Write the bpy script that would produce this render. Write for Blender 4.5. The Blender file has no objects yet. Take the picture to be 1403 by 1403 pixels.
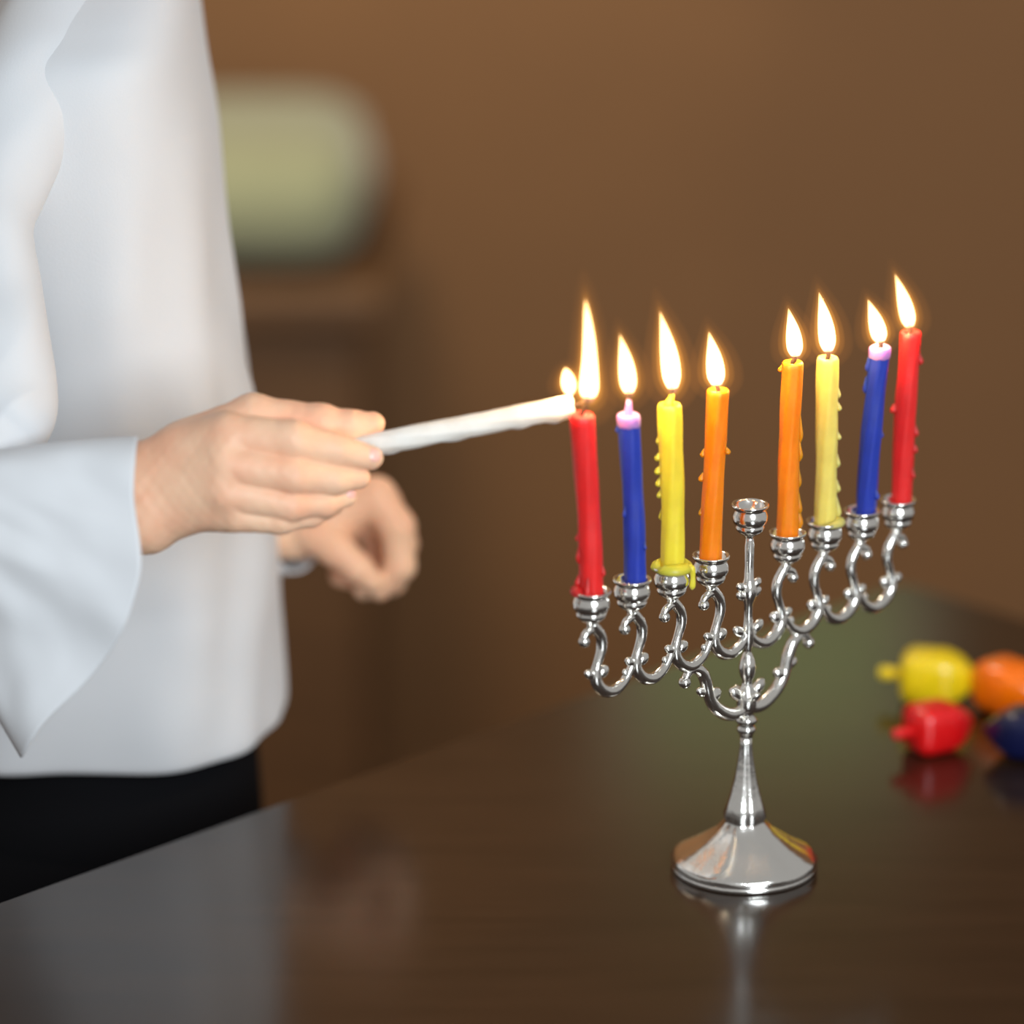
import bpy, bmesh, math, random
import numpy as np
from mathutils import Vector, Matrix, noise as mnoise

random.seed(4)
SC = bpy.context.scene
COL = SC.collection

# ------------------------------------------------------------------ camera
FPX, W = 6000.0, 1403.0
PITCH = math.radians(18.0)
ZT = 0.75                                   # table top height
RV = np.array([1.0, 0.0, 0.0])
FV = np.array([0.0, math.cos(PITCH), -math.sin(PITCH)])
UV = np.array([0.0, math.sin(PITCH), math.cos(PITCH)])
D0 = 2.14                                   # distance to the middle of the candle holder


def ray(x, y):
    return FV + (x - W / 2) / FPX * RV - (y - W / 2) / FPX * UV


CAM = np.array([0.0, 0.0, ZT + 0.171 - (ray(1027, 744) * D0)[2]])


def P(x, y, D):
    return CAM + D * ray(x, y)


def PY(x, y, Y):
    r = ray(x, y)
    return CAM + r * (Y / r[1])


def T(x, y, z=ZT):
    r = ray(x, y)
    return CAM + r * ((z - CAM[2]) / r[2])


cam_d = bpy.data.cameras.new('camera')
cam = bpy.data.objects.new('camera', cam_d)
COL.objects.link(cam)
cam.location = CAM
cam.rotation_euler = (math.pi / 2 - PITCH, 0, 0)
cam_d.sensor_width = 36.0
cam_d.lens = FPX / W * 36.0
cam_d.clip_start = 0.05
cam_d.dof.use_dof = True
cam_d.dof.focus_distance = 2.125
cam_d.dof.aperture_fstop = 2.4
SC.camera = cam

# ------------------------------------------------------------------ light
world = bpy.data.worlds.new('room_light')
SC.world = world
world.use_nodes = True
world.node_tree.nodes['Background'].inputs[0].default_value = (0.97, 0.96, 0.95, 1)
world.node_tree.nodes['Background'].inputs[1].default_value = 0.36


def area_light(name, loc, target, sx, sy, power, color):
    d = bpy.data.lights.new(name, 'AREA')
    d.shape = 'RECTANGLE'
    d.size, d.size_y, d.energy, d.color = sx, sy, power, color
    o = bpy.data.objects.new(name, d)
    COL.objects.link(o)
    o.location = loc
    o.rotation_euler = (Vector(target) - Vector(loc)).to_track_quat('-Z', 'Y').to_euler()
    return o


area_light('daylight_window', (0.8, -0.2, 1.75), (-0.05, 2.1, 0.85), 0.8, 1.1, 56, (0.88, 0.95, 1.0))
area_light('wall_fill', (-0.35, 2.95, 1.9), (-0.12, 3.9, 0.5), 0.3, 0.3, 13, (1.0, 0.84, 0.62))  # added unseen fill light, brightens the middle and left of the back wall

vs = SC.view_settings
vs.view_transform = 'Standard'
vs.look = 'None'
vs.exposure = 0.0
vs.gamma = 1.0
vs.use_curve_mapping = False
SC.cycles.transparent_max_bounces = 40
SC.cycles.use_denoising = True


# ------------------------------------------------------------------ helpers
def srgb(r, g, b):
    return tuple(((c / 255) / 12.92 if c / 255 <= 0.04045 else ((c / 255 + 0.055) / 1.055) ** 2.4) for c in (r, g, b)) + (1.0,)


def mat(name, col, rough=0.5, metal=0.0, sss=0.0, sss_r=(1, 0.4, 0.2), sss_scale=0.005, var=0.0, vscale=20.0,
        col2=None, bump=0.0, bscale=200.0, coat=0.0, sheen=0.0, stretch=None, spec=None):
    m = bpy.data.materials.new(name)
    m.use_nodes = True
    nt = m.node_tree
    b = nt.nodes['Principled BSDF']
    b.inputs['Base Color'].default_value = col
    b.inputs['Roughness'].default_value = rough
    b.inputs['Metallic'].default_value = metal
    if spec is not None:
        b.inputs['Specular IOR Level'].default_value = spec
    if sss:
        b.inputs['Subsurface Weight'].default_value = sss
        b.inputs['Subsurface Radius'].default_value = sss_r
        b.inputs['Subsurface Scale'].default_value = sss_scale
    if coat:
        b.inputs['Coat Weight'].default_value = coat
        b.inputs['Coat Roughness'].default_value = 0.1
    if sheen:
        b.inputs['Sheen Weight'].default_value = sheen
    tc = nt.nodes.new('ShaderNodeTexCoord')
    out = tc.outputs['Object']
    if stretch:
        mp = nt.nodes.new('ShaderNodeMapping')
        mp.inputs['Scale'].default_value = stretch
        nt.links.new(out, mp.inputs['Vector'])
        out = mp.outputs['Vector']
    if var or col2:
        n = nt.nodes.new('ShaderNodeTexNoise')
        n.inputs['Scale'].default_value = vscale
        n.inputs['Detail'].default_value = 4
        nt.links.new(out, n.inputs['Vector'])
        mx = nt.nodes.new('ShaderNodeMix')
        mx.data_type = 'RGBA'
        c2 = col2 or tuple(max(0, c * (1 - var)) for c in col[:3]) + (1,)
        mx.inputs['A'].default_value = col
        mx.inputs['B'].default_value = c2
        r = nt.nodes.new('ShaderNodeMapRange')
        r.inputs['From Min'].default_value = 0.35
        r.inputs['From Max'].default_value = 0.65
        nt.links.new(n.outputs['Fac'], r.inputs['Value'])
        nt.links.new(r.outputs['Result'], mx.inputs['Factor'])
        nt.links.new(mx.outputs['Result'], b.inputs['Base Color'])
    if bump:
        n = nt.nodes.new('ShaderNodeTexNoise')
        n.inputs['Scale'].default_value = bscale
        n.inputs['Detail'].default_value = 3
        nt.links.new(out, n.inputs['Vector'])
        bp = nt.nodes.new('ShaderNodeBump')
        bp.inputs['Strength'].default_value = bump
        bp.inputs['Distance'].default_value = 0.001
        nt.links.new(n.outputs['Fac'], bp.inputs['Height'])
        nt.links.new(bp.outputs['Normal'], b.inputs['Normal'])
    return m


def emit_mat(name, col, strength):
    m = bpy.data.materials.new(name)
    m.use_nodes = True
    nt = m.node_tree
    nt.nodes.clear()
    e = nt.nodes.new('ShaderNodeEmission')
    e.inputs['Color'].default_value = col
    e.inputs['Strength'].default_value = strength
    o = nt.nodes.new('ShaderNodeOutputMaterial')
    nt.links.new(e.outputs[0], o.inputs['Surface'])
    return m


def volume_mat(name, col, strength):
    m = bpy.data.materials.new(name)
    m.use_nodes = True
    nt = m.node_tree
    nt.nodes.clear()
    e = nt.nodes.new('ShaderNodeEmission')
    e.inputs['Color'].default_value = col
    e.inputs['Strength'].default_value = strength
    o = nt.nodes.new('ShaderNodeOutputMaterial')
    nt.links.new(e.outputs[0], o.inputs['Volume'])
    return m


def prop(o, label=None, cat=None, group=None, kind=None):
    if label: o['label'] = label
    if cat: o['category'] = cat
    if group: o['group'] = group
    if kind: o['kind'] = kind
    return o


def empty(name, loc, label=None, cat=None, group=None):
    o = bpy.data.objects.new(name, None)
    o.empty_display_size = 0.02
    COL.objects.link(o)
    o.location = Vector(loc)
    return prop(o, label, cat, group)


def mesh_obj(name, verts, faces, material, parent=None, smooth=True):
    """verts in world space; the object sits at its parent's origin."""
    me = bpy.data.meshes.new(name)
    org = np.zeros(3)
    p = parent
    while p is not None:
        org = org + np.array(p.location)
        p = p.parent
    v = np.asarray(verts, float) - org
    me.from_pydata([tuple(x) for x in v], [], [tuple(int(i) for i in f) for f in faces])
    bm = bmesh.new()
    bm.from_mesh(me)
    bmesh.ops.recalc_face_normals(bm, faces=bm.faces)
    bm.to_mesh(me)
    bm.free()
    if smooth:
        me.polygons.foreach_set('use_smooth', [True] * len(me.polygons))
    me.materials.append(material)
    o = bpy.data.objects.new(name, me)
    COL.objects.link(o)
    if parent is not None:
        o.parent = parent
    return o


class MB:
    def __init__(self):
        self.v, self.f = [], []

    def add(self, verts, faces):
        n = len(self.v)
        self.v.extend([np.array(x, float) for x in verts])
        self.f.extend([[i + n for i in f] for f in faces])
        return self

    def loft(self, rings, cap0=True, cap1=True):
        n = len(rings[0])
        v = [q for r in rings for q in r]
        f = []
        for i in range(len(rings) - 1):
            for j in range(n):
                k = (j + 1) % n
                f.append([i * n + j, i * n + k, (i + 1) * n + k, (i + 1) * n + j])
        if cap0:
            v.append(np.mean(np.array(rings[0]), axis=0)); c = len(v) - 1
            f += [[c, (j + 1) % n, j] for j in range(n)]
        if cap1:
            v.append(np.mean(np.array(rings[-1]), axis=0)); c = len(v) - 1
            b = (len(rings) - 1) * n
            f += [[c, b + j, b + (j + 1) % n] for j in range(n)]
        return self.add(v, f)

    def tube(self, pts, radii, n=10, cap=True, flat=1.0):
        pts = [np.array(p, float) for p in pts]
        rings = []
        t0 = pts[1] - pts[0]
        t0 = t0 / np.linalg.norm(t0)
        a = np.array([0, 0, 1.0]) if abs(t0[2]) < 0.9 else np.array([1.0, 0, 0])
        u = np.cross(t0, a); u /= np.linalg.norm(u)
        for i, p in enumerate(pts):
            t = pts[min(i + 1, len(pts) - 1)] - pts[max(i - 1, 0)]
            t = t / (np.linalg.norm(t) + 1e-12)
            u = u - t * np.dot(u, t); u /= np.linalg.norm(u)
            w = np.cross(t, u)
            r = radii[i]
            rings.append([p + r * (math.cos(2 * math.pi * j / n) * u + flat * math.sin(2 * math.pi * j / n) * w) for j in range(n)])
        return self.loft(rings, cap, cap)

    def lathe(self, prof, c, n=28, axis=None):
        """prof: (radius, height) list, around vertical axis at c"""
        c = np.array(c, float)
        rings = []
        for r, h in prof:
            r = max(r, 1e-5)
            rings.append([c + np.array([r * math.cos(2 * math.pi * j / n), r * math.sin(2 * math.pi * j / n), h]) for j in range(n)])
        return self.loft(rings)

    def ellipsoid(self, c, ax, n=14, m=9):
        """ax: 3x3 rows = semi-axis vectors"""
        c = np.array(c, float); ax = np.array(ax, float)
        rings = []
        for i in range(m):
            ph = math.pi * (i + 0.35) / (m - 0.3)
            rings.append([c + math.cos(ph) * ax[2] + math.sin(ph) * (math.cos(2 * math.pi * j / n) * ax[0] + math.sin(2 * math.pi * j / n) * ax[1]) for j in range(n)])
        return self.loft(rings)

    def box(self, c, sx, sy, sz, ex=(1, 0, 0), ey=(0, 1, 0), bev=0.0):
        c = np.array(c, float); ex = np.array(ex, float); ey = np.array(ey, float); ez = np.array([0, 0, 1.0])
        b = bev
        rings = []
        def ring(inset, z):
            x, y = sx / 2 - inset, sy / 2 - inset
            k = b if b else 0.0
            pts = [(-x + k, -y), (x - k, -y), (x, -y + k), (x, y - k), (x - k, y), (-x + k, y), (-x, y - k), (-x, -y + k)] if b else [(-x, -y), (x, -y), (x, y), (-x, y)]
            return [c + ex * p + ey * q + ez * z for p, q in pts]
        hz = sz / 2
        if b:
            rings = [ring(b, -hz), ring(0, -hz + b), ring(0, hz - b), ring(b, hz)]
        else:
            rings = [ring(0, -hz), ring(0, hz)]
        return self.loft(rings)

    def build(self, name, material, parent=None, smooth=True):
        return mesh_obj(name, self.v, self.f, material, parent, smooth)


def spline(pts, vals=None, n=8):
    """Catmull-Rom through pts; vals interpolated alongside."""
    pts = [np.array(p, float) for p in pts]
    if vals is not None:
        pts = [np.append(p, v) for p, v in zip(pts, vals)]
    out = []
    for i in range(len(pts) - 1):
        p0, p1, p2, p3 = pts[max(i - 1, 0)], pts[i], pts[i + 1], pts[min(i + 2, len(pts) - 1)]
        for k in range(n):
            t = k / n
            out.append(0.5 * (2 * p1 + (p2 - p0) * t + (2 * p0 - 5 * p1 + 4 * p2 - p3) * t * t + (3 * p1 - p0 - 3 * p2 + p3) * t ** 3))
    out.append(pts[-1])
    if vals is None:
        return out
    return [q[:-1] for q in out], [q[-1] for q in out]


# ---- signed-distance modelling for skin: capsules blended, meshed with surface nets
def surface_nets(fld, org, h):
    s = fld < 0
    nx, ny, nz = fld.shape
    corners = [(i, j, k) for i in (0, 1) for j in (0, 1) for k in (0, 1)]
    cnt = np.zeros((nx - 1, ny - 1, nz - 1), np.int8)
    for i, j, k in corners:
        cnt += s[i:nx - 1 + i, j:ny - 1 + j, k:nz - 1 + k]
    act = (cnt > 0) & (cnt < 8)
    idx = np.argwhere(act)
    ids = -np.ones(act.shape, np.int64)
    ids[act] = np.arange(len(idx))
    acc = np.zeros((len(idx), 3)); num = np.zeros(len(idx))
    for a in corners:
        for ax in range(3):
            if a[ax]:
                continue
            b = list(a); b[ax] = 1
            va = fld[idx[:, 0] + a[0], idx[:, 1] + a[1], idx[:, 2] + a[2]]
            vb = fld[idx[:, 0] + b[0], idx[:, 1] + b[1], idx[:, 2] + b[2]]
            m = (va < 0) != (vb < 0)
            t = np.where(m, va / np.where(m, va - vb, 1), 0)
            pos = np.tile(np.array(a, float), (len(idx), 1))
            pos[:, ax] += t
            acc[m] += pos[m]; num[m] += 1
    verts = (idx + acc / num[:, None]) * h + np.array(org)
    faces = []
    for ax in range(3):
        o1, o2 = [q for q in range(3) if q != ax]
        lo = [slice(1, -1)] * 3
        lo[ax] = slice(0, -1)
        hi = list(lo); hi[ax] = slice(1, None)
        ch = s[tuple(lo)] != s[tuple(hi)]
        e = np.argwhere(ch)
        e[:, o1] += 1; e[:, o2] += 1
        def g(d1, d2):
            q = e.copy(); q[:, o1] -= d1; q[:, o2] -= d2
            return ids[q[:, 0], q[:, 1], q[:, 2]]
        faces.append(np.stack([g(0, 0), g(1, 0), g(1, 1), g(0, 1)], 1))
    return verts, np.concatenate(faces)


def smin(a, b, k):
    if k <= 0:
        return np.minimum(a, b)
    h = np.maximum(k - np.abs(a - b), 0) / k
    return np.minimum(a, b) - h * h * k * 0.25


def grid(lo, hi, h):
    ax = [np.arange(l, u, h, dtype=np.float32) for l, u in zip(lo, hi)]
    return np.meshgrid(*ax, indexing='ij')


def cap_sdf(G, a, b, r1, r2):
    X, Y, Z = G
    d = [b[i] - a[i] for i in range(3)]
    L = sum(q * q for q in d) + 1e-9
    t = np.clip(((X - a[0]) * d[0] + (Y - a[1]) * d[1] + (Z - a[2]) * d[2]) / L, 0, 1)
    return np.sqrt((X - a[0] - t * d[0]) ** 2 + (Y - a[1] - t * d[1]) ** 2 + (Z - a[2] - t * d[2]) ** 2) - (r1 + (r2 - r1) * t)


def ell_sdf(G, c, r):
    X, Y, Z = G
    q = np.sqrt(((X - c[0]) / r[0]) ** 2 + ((Y - c[1]) / r[1]) ** 2 + ((Z - c[2]) / r[2]) ** 2)
    return (q - 1) * min(r)


def chain(G, pts, k):
    """pts: (x, y, z, r) list"""
    f = None
    for p, q in zip(pts[:-1], pts[1:]):
        c = cap_sdf(G, p[:3], q[:3], p[3], q[3])
        f = c if f is None else smin(f, c, k)
    return f


# ------------------------------------------------------------------ materials
M_WALL = mat('brown_wall', srgb(134, 94, 55), 0.75, var=0.2, vscale=2.2, bump=0.2, bscale=40)
M_FLOOR = mat('brown_floor', srgb(110, 72, 40), 0.5, var=0.3, vscale=6, stretch=(1, 12, 1))
M_TABLE = mat('dark_lacquered_wood', srgb(44, 30, 20), 0.18, var=0.35, vscale=9, stretch=(1, 9, 1), spec=0.6)
M_SILVER = mat('silver', (0.92, 0.90, 0.85, 1), 0.17, 1.0, bump=0.15, bscale=350)
M_SKIN = mat('skin', srgb(240, 200, 168), 0.5, sss=0.3, sss_r=(1.0, 0.45, 0.3), sss_scale=0.004, col2=srgb(236, 182, 150), vscale=38, bump=0.12, bscale=450, spec=0.35)
M_NAIL = mat('fingernail', srgb(244, 190, 178), 0.25, sss=0.2, sss_scale=0.002)
M_SHIRT = mat('white_cotton', (0.67, 0.69, 0.715, 1), 0.85, sheen=0.2, bump=0.12, bscale=900, spec=0.2)
M_TROUSER = mat('black_cloth', (0.004, 0.004, 0.005, 1), 0.95, spec=0.1, bump=0.1, bscale=600)
M_SHOE = mat('black_leather', (0.008, 0.008, 0.008, 1), 0.4)
M_HAIR = mat('dark_brown_hair', srgb(52, 34, 22), 0.5, bump=0.8, bscale=160, stretch=(1, 1, 0.15))
M_WICK = mat('charred_wick', srgb(58, 40, 34), 0.9)
M_EYE = mat('eye_white', (0.8, 0.8, 0.78, 1), 0.2)
M_IRIS = mat('brown_iris', srgb(60, 36, 20), 0.2)


def wax(name, col, sc=0.011):
    c = srgb(*col)
    return mat(name, c, 0.42, sss=0.8, sss_r=tuple(0.45 + 0.55 * x for x in c[:3]), sss_scale=sc, var=0.12, vscale=90, bump=0.15, bscale=220)


WAX = {'red': wax('red_wax', (236, 40, 38)), 'blue': wax('blue_wax', (38, 62, 170)), 'yellow': wax('yellow_wax', (250, 222, 62)),
       'orange': wax('orange_wax', (255, 138, 8)), 'pale': wax('pale_yellow_wax', (244, 220, 110)), 'lilac': wax('glow_tinted_wax', (190, 140, 205)), 'white': wax('white_wax', (250, 246, 236))}  # lilac imitates the flame's glow on the blue wax tops
M_FLAME = volume_mat('flame_core', (1.0, 0.60, 0.24, 1), 1500)
M_GLOW = [volume_mat('flame_halo_inner', (1.0, 0.40, 0.06, 1), 42), volume_mat('flame_halo_middle', (1.0, 0.36, 0.04, 1), 12), volume_mat('flame_halo_outer', (1.0, 0.34, 0.05, 1), 3.4)]  # glowing shells added to imitate the bloom halo around each flame
M_BLUE = volume_mat('flame_base', (0.5, 0.3, 0.8, 1), 30)

# ------------------------------------------------------------------ the room
YW = 3.9
wb = MB().box((0, YW + 0.05, 1.3), 5.0, 0.1, 2.6).build('wall_back', M_WALL, smooth=False)
prop(wb, kind='structure')
fl = MB().box((0, 1.6, -0.05), 5.0, 4.6, 0.1).build('floor', M_FLOOR, smooth=False)
prop(fl, kind='structure')
bb = MB().box((0, YW - 0.011, 0.045), 4.98, 0.02, 0.09, bev=0.004).build('baseboard_back', M_WALL, smooth=False)
prop(bb, kind='structure')
# added glowing panel, unseen on the back wall, giving the table its greenish sheen
wx = (1075 - W / 2) / FPX * YW
sheen_obj = empty('sheen_panel', (wx, YW, 1.22))
prop(sheen_obj, kind='structure')
M_FRAME = mat('sheen_panel_paint', srgb(200, 190, 170), 0.5)
M_SHEEN = emit_mat('green_sheen_glow', srgb(176, 196, 130), 1.7)
MB().box((wx, YW - 0.01, 1.31), 0.24, 0.012, 0.15).build('glow_pane', M_SHEEN, sheen_obj, False)
for dx, sx, dz, sz in ((-0.14, 0.04, 0.09, 0.23), (0.14, 0.04, 0.09, 0.23)):
    MB().box((wx + dx, YW - 0.012, 1.22 + dz), sx, 0.03, sz, bev=0.004).build('frame', M_FRAME, sheen_obj, False)
for dz in (-0.005, 0.185):
    MB().box((wx, YW - 0.012, 1.22 + dz), 0.236, 0.03, 0.04, bev=0.004).build('frame', M_FRAME, sheen_obj, False)

# wooden chest with a pale cushion on it, far behind the person
M_CHEST = mat('dark_chest_wood', srgb(106, 72, 38), 0.6, var=0.3, vscale=6, stretch=(1, 1, 8))
YC = 3.42
top = PY(420, 396, YC)
cz = top[2]
x0, x1 = PY(60, 372, YC)[0], PY(512, 372, YC)[0]
ch = empty('wooden_chest', ((x0 + x1) / 2, YC + 0.2, 0), 'dark brown wooden chest against the wall under the pale cushion', 'chest')
MB().box(((x0 + x1) / 2, YC + 0.2, (cz - 0.03) / 2 + 0.02), x1 - x0 - 0.02, 0.38, cz - 0.07, bev=0.006).build('body', M_CHEST, ch, False)
MB().box(((x0 + x1) / 2, YC + 0.2, cz - 0.0155), x1 - x0 + 0.02, 0.42, 0.03, bev=0.006).build('lid', M_CHEST, ch, False)
for sx in (-1, 1):
    for sy in (-1, 1):
        MB().box(((x0 + x1) / 2 + sx * ((x1 - x0) / 2 - 0.04), YC + 0.2 + sy * 0.15, 0.011), 0.05, 0.05, 0.021).build('foot', M_CHEST, ch, False)
M_CUSH = mat('pale_olive_fabric', srgb(150, 152, 118), 0.9, var=0.08, vscale=30, sheen=0.3)
cx0, cx1 = PY(150, 340, YC)[0], PY(500, 340, YC)[0]
rings = []
for i in range(17):
    s = -1 + i / 8
    k = max(0.0, 1 - abs(s) ** 5) ** 0.5
    hh = 0.010 + 0.045 * k
    dd = 0.05 + 0.1 * k
    rings.append([np.array([(cx0 + cx1) / 2 + s * (cx1 - cx0) / 2, YC + 0.16 + dd * math.copysign(abs(math.cos(a)) ** 0.7, math.cos(a)),
                            cz + 0.0555 + hh * math.copysign(abs(math.sin(a)) ** 0.7, math.sin(a))]) for a in [2 * math.pi * j / 24 for j in range(24)]])
prop(MB().loft(rings).build('cushion', M_CUSH), 'pale olive cushion lying on the dark wooden chest', 'cushion')

# ------------------------------------------------------------------ the table
tc_, tq = T(1235, 795), T(390, 1094)
E1 = (tq - tc_); L1q = np.linalg.norm(E1[:2]); E1 = E1 / L1q
E2 = np.array([-E1[1], E1[0], 0.0])
if E2[1] > 0:
    E2 = -E2
TL, TD = 1.15, 0.80
tcen = tc_ + E1 * TL / 2 + E2 * TD / 2
tab = empty('table', (tcen[0], tcen[1], 0), 'dark glossy wooden table carrying the candle holder and spinning tops', 'table')
MB().box((tcen[0], tcen[1], ZT - 0.015), TL, TD, 0.03, E1, E2, bev=0.004).build('table_top', M_TABLE, tab, False)
for a, l, ex in ((E2 * (TD / 2 - 0.06), TL - 0.2, E1), (-E2 * (TD / 2 - 0.06), TL - 0.2, E1), (E1 * (TL / 2 - 0.06), TD - 0.2, E2), (-E1 * (TL / 2 - 0.06), TD - 0.2, E2)):
    c = tcen + a
    ey = np.array([-ex[1], ex[0], 0])
    MB().box((c[0], c[1], ZT - 0.075), l, 0.022, 0.088, ex, ey, bev=0.002).build('apron', M_TABLE, tab, False)
for s in (-1, 1):
    for t in (-1, 1):
        c = tcen + E1 * s * (TL / 2 - 0.07) + E2 * t * (TD / 2 - 0.07)
        rr = []
        for z, w_ in ((0.001, 0.02), (ZT - 0.12, 0.032), (ZT - 0.031, 0.032)):
            rr.append([np.array([c[0], c[1], z]) + E1 * a * w_ + E2 * b * w_ for a, b in ((-1, -1), (1, -1), (1, 1), (-1, 1))])
        MB().loft(rr).build('leg', M_TABLE, tab, False)

# ------------------------------------------------------------------ the candle holder
YAW, SP = math.radians(42.0), 0.0264
EM = np.array([math.cos(YAW), math.sin(YAW), 0.0])
NM = np.array([-EM[1], EM[0], 0.0])
ROW = P(1027, 744, D0)                       # rim height of the row, on the stem axis
MPX = 1 / (FPX / D0 * math.cos(PITCH))       # metres per picture pixel of height
SPX = 52.0


def MP(s, z, n=0.0):
    """s in spacings along the row, z in pixels from the rim, n pixels across"""
    return ROW + EM * s * SP + np.array([0, 0, z * MPX]) + NM * n * MPX


men = empty('menorah', (ROW[0], ROW[1], ZT), 'silver nine-branched candle holder with scrolled arms standing on the dark table', 'candle holder')
q = MPX
CUP = [(3, -46), (6.5, -46), (7.5, -43), (13, -40), (17.5, -36), (19.5, -31), (18.3, -29), (18.3, -28), (21.5, -26), (23.2, -21), (23.2, -15), (21.5, -10.5), (20.6, -8.5),
       (21, -6.5), (24, -4), (24.8, -1.8), (24.4, -0.2), (23, 0), (20.5, -1.2), (18.6, -3), (18.0, -13), (4, -13.5)]


def cup(c, name='cup'):
    return MB().lathe([(r * q, h * q) for r, h in CUP], c, 36).build(name, M_SILVER, men)


CUPS = {}
for k in (-4, -3, -2, -1, 1, 2, 3, 4):
    CUPS[k] = MP(k, 0)
    cup(CUPS[k])
CUPS[0] = MP(0, 54)
cup(CUPS[0])


def leaf(parent, c, d, l, w_, name='leaf'):
    d = np.array(d, float); d /= np.linalg.norm(d)
    n = np.cross(d, NM); n /= np.linalg.norm(n)
    return MB().ellipsoid(c, [n * w_ * q, NM * w_ * 0.85 * q, d * l * q], 12, 8).build(name, M_SILVER, parent)


ARM = [(0.0, -45, 7), (-0.10, -52, 7.4), (-0.24, -66, 7.4), (-0.26, -82, 7), (-0.18, -98, 6), (-0.12, -112, 7), (-0.14, -126, 8),
       (-0.30, -139, 8.2), (-0.55, -145, 7.8), (-0.80, -138, 6.6), (-0.97, -124, 5.4), (-1.04, -112, 4.2)]
CURL = [(-0.10, -52, 6), (0.03, -53, 5.8), (0.14, -57, 5.4), (0.19, -63, 5)]
for k in (-4, -3, -2, -1, 1, 2, 3, 4):
    sg = 1 if k > 0 else -1
    pts, rad = spline([MP(k + sg * s, z) for s, z, r in ARM], [r * q for s, z, r in ARM], 6)
    br = MB().tube(pts, rad, 12).build('branch', M_SILVER, men)
    pts, rad = spline([MP(k + sg * s, z) for s, z, r in CURL], [r * q for s, z, r in CURL], 5)
    MB().tube(pts, rad, 10).build('scroll', M_SILVER, br)
    MB().ellipsoid(MP(k + sg * 0.17, -66), np.eye(3) * 7.6 * q).build('scroll_bead', M_SILVER, br)
    leaf(br, MP(k + sg * -0.29, -114), EM * -sg * 0.7 + np.array([0, 0, 0.55]), 10, 8)
    leaf(br, MP(k + sg * 0.03, -113), EM * sg * 0.8 + np.array([0, 0, 0.6]), 9.5, 6.4)
    leaf(br, MP(k + sg * -0.87, -127), EM * sg * 0.4 + np.array([0, 0, 0.9]), 7.5, 5.2)
    # a raised rib along the underside of the curve
    pts, rad = spline([MP(k + sg * s, z - 6, 3) for s, z, r in ARM[6:10]], [3.4 * q] * 4, 6)
    MB().tube(pts, rad, 8).build('rib', M_SILVER, br)
LOW = [(0.02, -226, 7), (0.22, -232, 8), (0.5, -229, 9), (0.82, -214, 8.8), (1.0, -194, 8), (1.08, -174, 8.2), (1.2, -158, 8), (1.38, -150, 7), (1.56, -152, 6)]
for sg in (-1, 1):
    pts, rad = spline([MP(sg * s, z) for s, z, r in LOW], [r * q for s, z, r in LOW], 6)
    br = MB().tube(pts, rad, 12).build('lower_branch', M_SILVER, men)
    pts, rad = spline([MP(sg * 1.4, -150), MP(sg * 1.55, -154), MP(sg * 1.62, -162)], [5.6 * q] * 3, 5)
    MB().tube(pts, rad, 10).build('scroll', M_SILVER, br)
    MB().ellipsoid(MP(sg * 1.63, -165), np.eye(3) * 8.4 * q).build('scroll_bead', M_SILVER, br)
    leaf(br, MP(sg * 0.86, -196), EM * -sg * 0.7 + np.array([0, 0, 0.5]), 12, 8.5)
    leaf(br, MP(sg * 1.20, -186), EM * sg * 0.7 + np.array([0, 0, 0.6]), 9, 6)
    pts, rad = spline([MP(sg * s, z - 5, 2) for s, z, r in LOW[1:5]], [2.8 * q] * 4, 6)
    MB().tube(pts, rad, 8).build('rib', M_SILVER, br)
STEM = [(5, 10), (5.5, 4), (6.5, -4), (6, -30), (6.5, -48), (9, -56), (11.5, -66), (9, -76), (6, -84), (5.5, -100), (6.5, -112), (8, -124), (7.5, -136), (5, -146), (4.5, -152)]
MB().lathe([(r * q, h * q) for r, h in STEM], MP(0, 0), 24).build('upper_stem', M_SILVER, men)
for sg in (-1, 1):
    for z, l, w_ in ((-58, 9, 6), (-70, 9, 6), (-118, 11, 7)):
        leaf(men, MP(sg * (0.2 if z > -100 else 0.25), z), EM * sg * 0.8 + np.array([0, 0, 0.6]), l, w_)
BUD = [(2, -148), (6, -152), (9.5, -162), (11.5, -172), (9.5, -184), (6.5, -190), (7, -196), (10, -203), (13, -214), (13.5, -224), (11.5, -232), (8, -238), (9, -241)]
MB().lathe([(r * q, h * q) for r, h in BUD], MP(0, 0), 28).build('bud', M_SILVER, men)
for sg in (-1, 1):
    leaf(men, MP(sg * 0.30, -204), EM * sg * 0.7 + np.array([0, 0, 0.7]), 13, 8)
    leaf(men, MP(0, -212, sg * 13), NM * sg * 0.6 + np.array([0, 0, 0.8]), 12, 8)
FOOT_Z = (ZT - ROW[2]) / q
RING = [(7, -238), (11, -240), (14, -244), (14, -248), (11, -251), (9.5, -253), (12, -256), (12.5, -260), (10.5, -264), (8.5, -267), (8.5, -270)]
MB().lathe([(r * q, h * q) for r, h in RING], MP(0, 0), 28).build('stem_ring', M_SILVER, men)
TRUMP = [(8, -268), (8.2, -280), (10.5, -300), (14.5, -325), (20, -348), (25, -366), (30, -380), (27, -386), (28, -389), (40, -402), (66, -420), (88, -432), (96, -438), (98, -443),
         (95, -447), (97, -450), (98, FOOT_Z + 1), (96, FOOT_Z), (40, FOOT_Z)]
# eight shallow flutes on the trumpet-shaped foot
rings = []
for r, h in TRUMP:
    rings.append([MP(0, h) + r * q * (1 - (0.035 if h > FOOT_Z + 14 else 0) * (1 + math.cos(8 * a))) * np.array([math.cos(a), math.sin(a), 0]) for a in [2 * math.pi * j / 64 for j in range(64)]])
MB().loft(rings).build('foot', M_SILVER, men)


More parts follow.
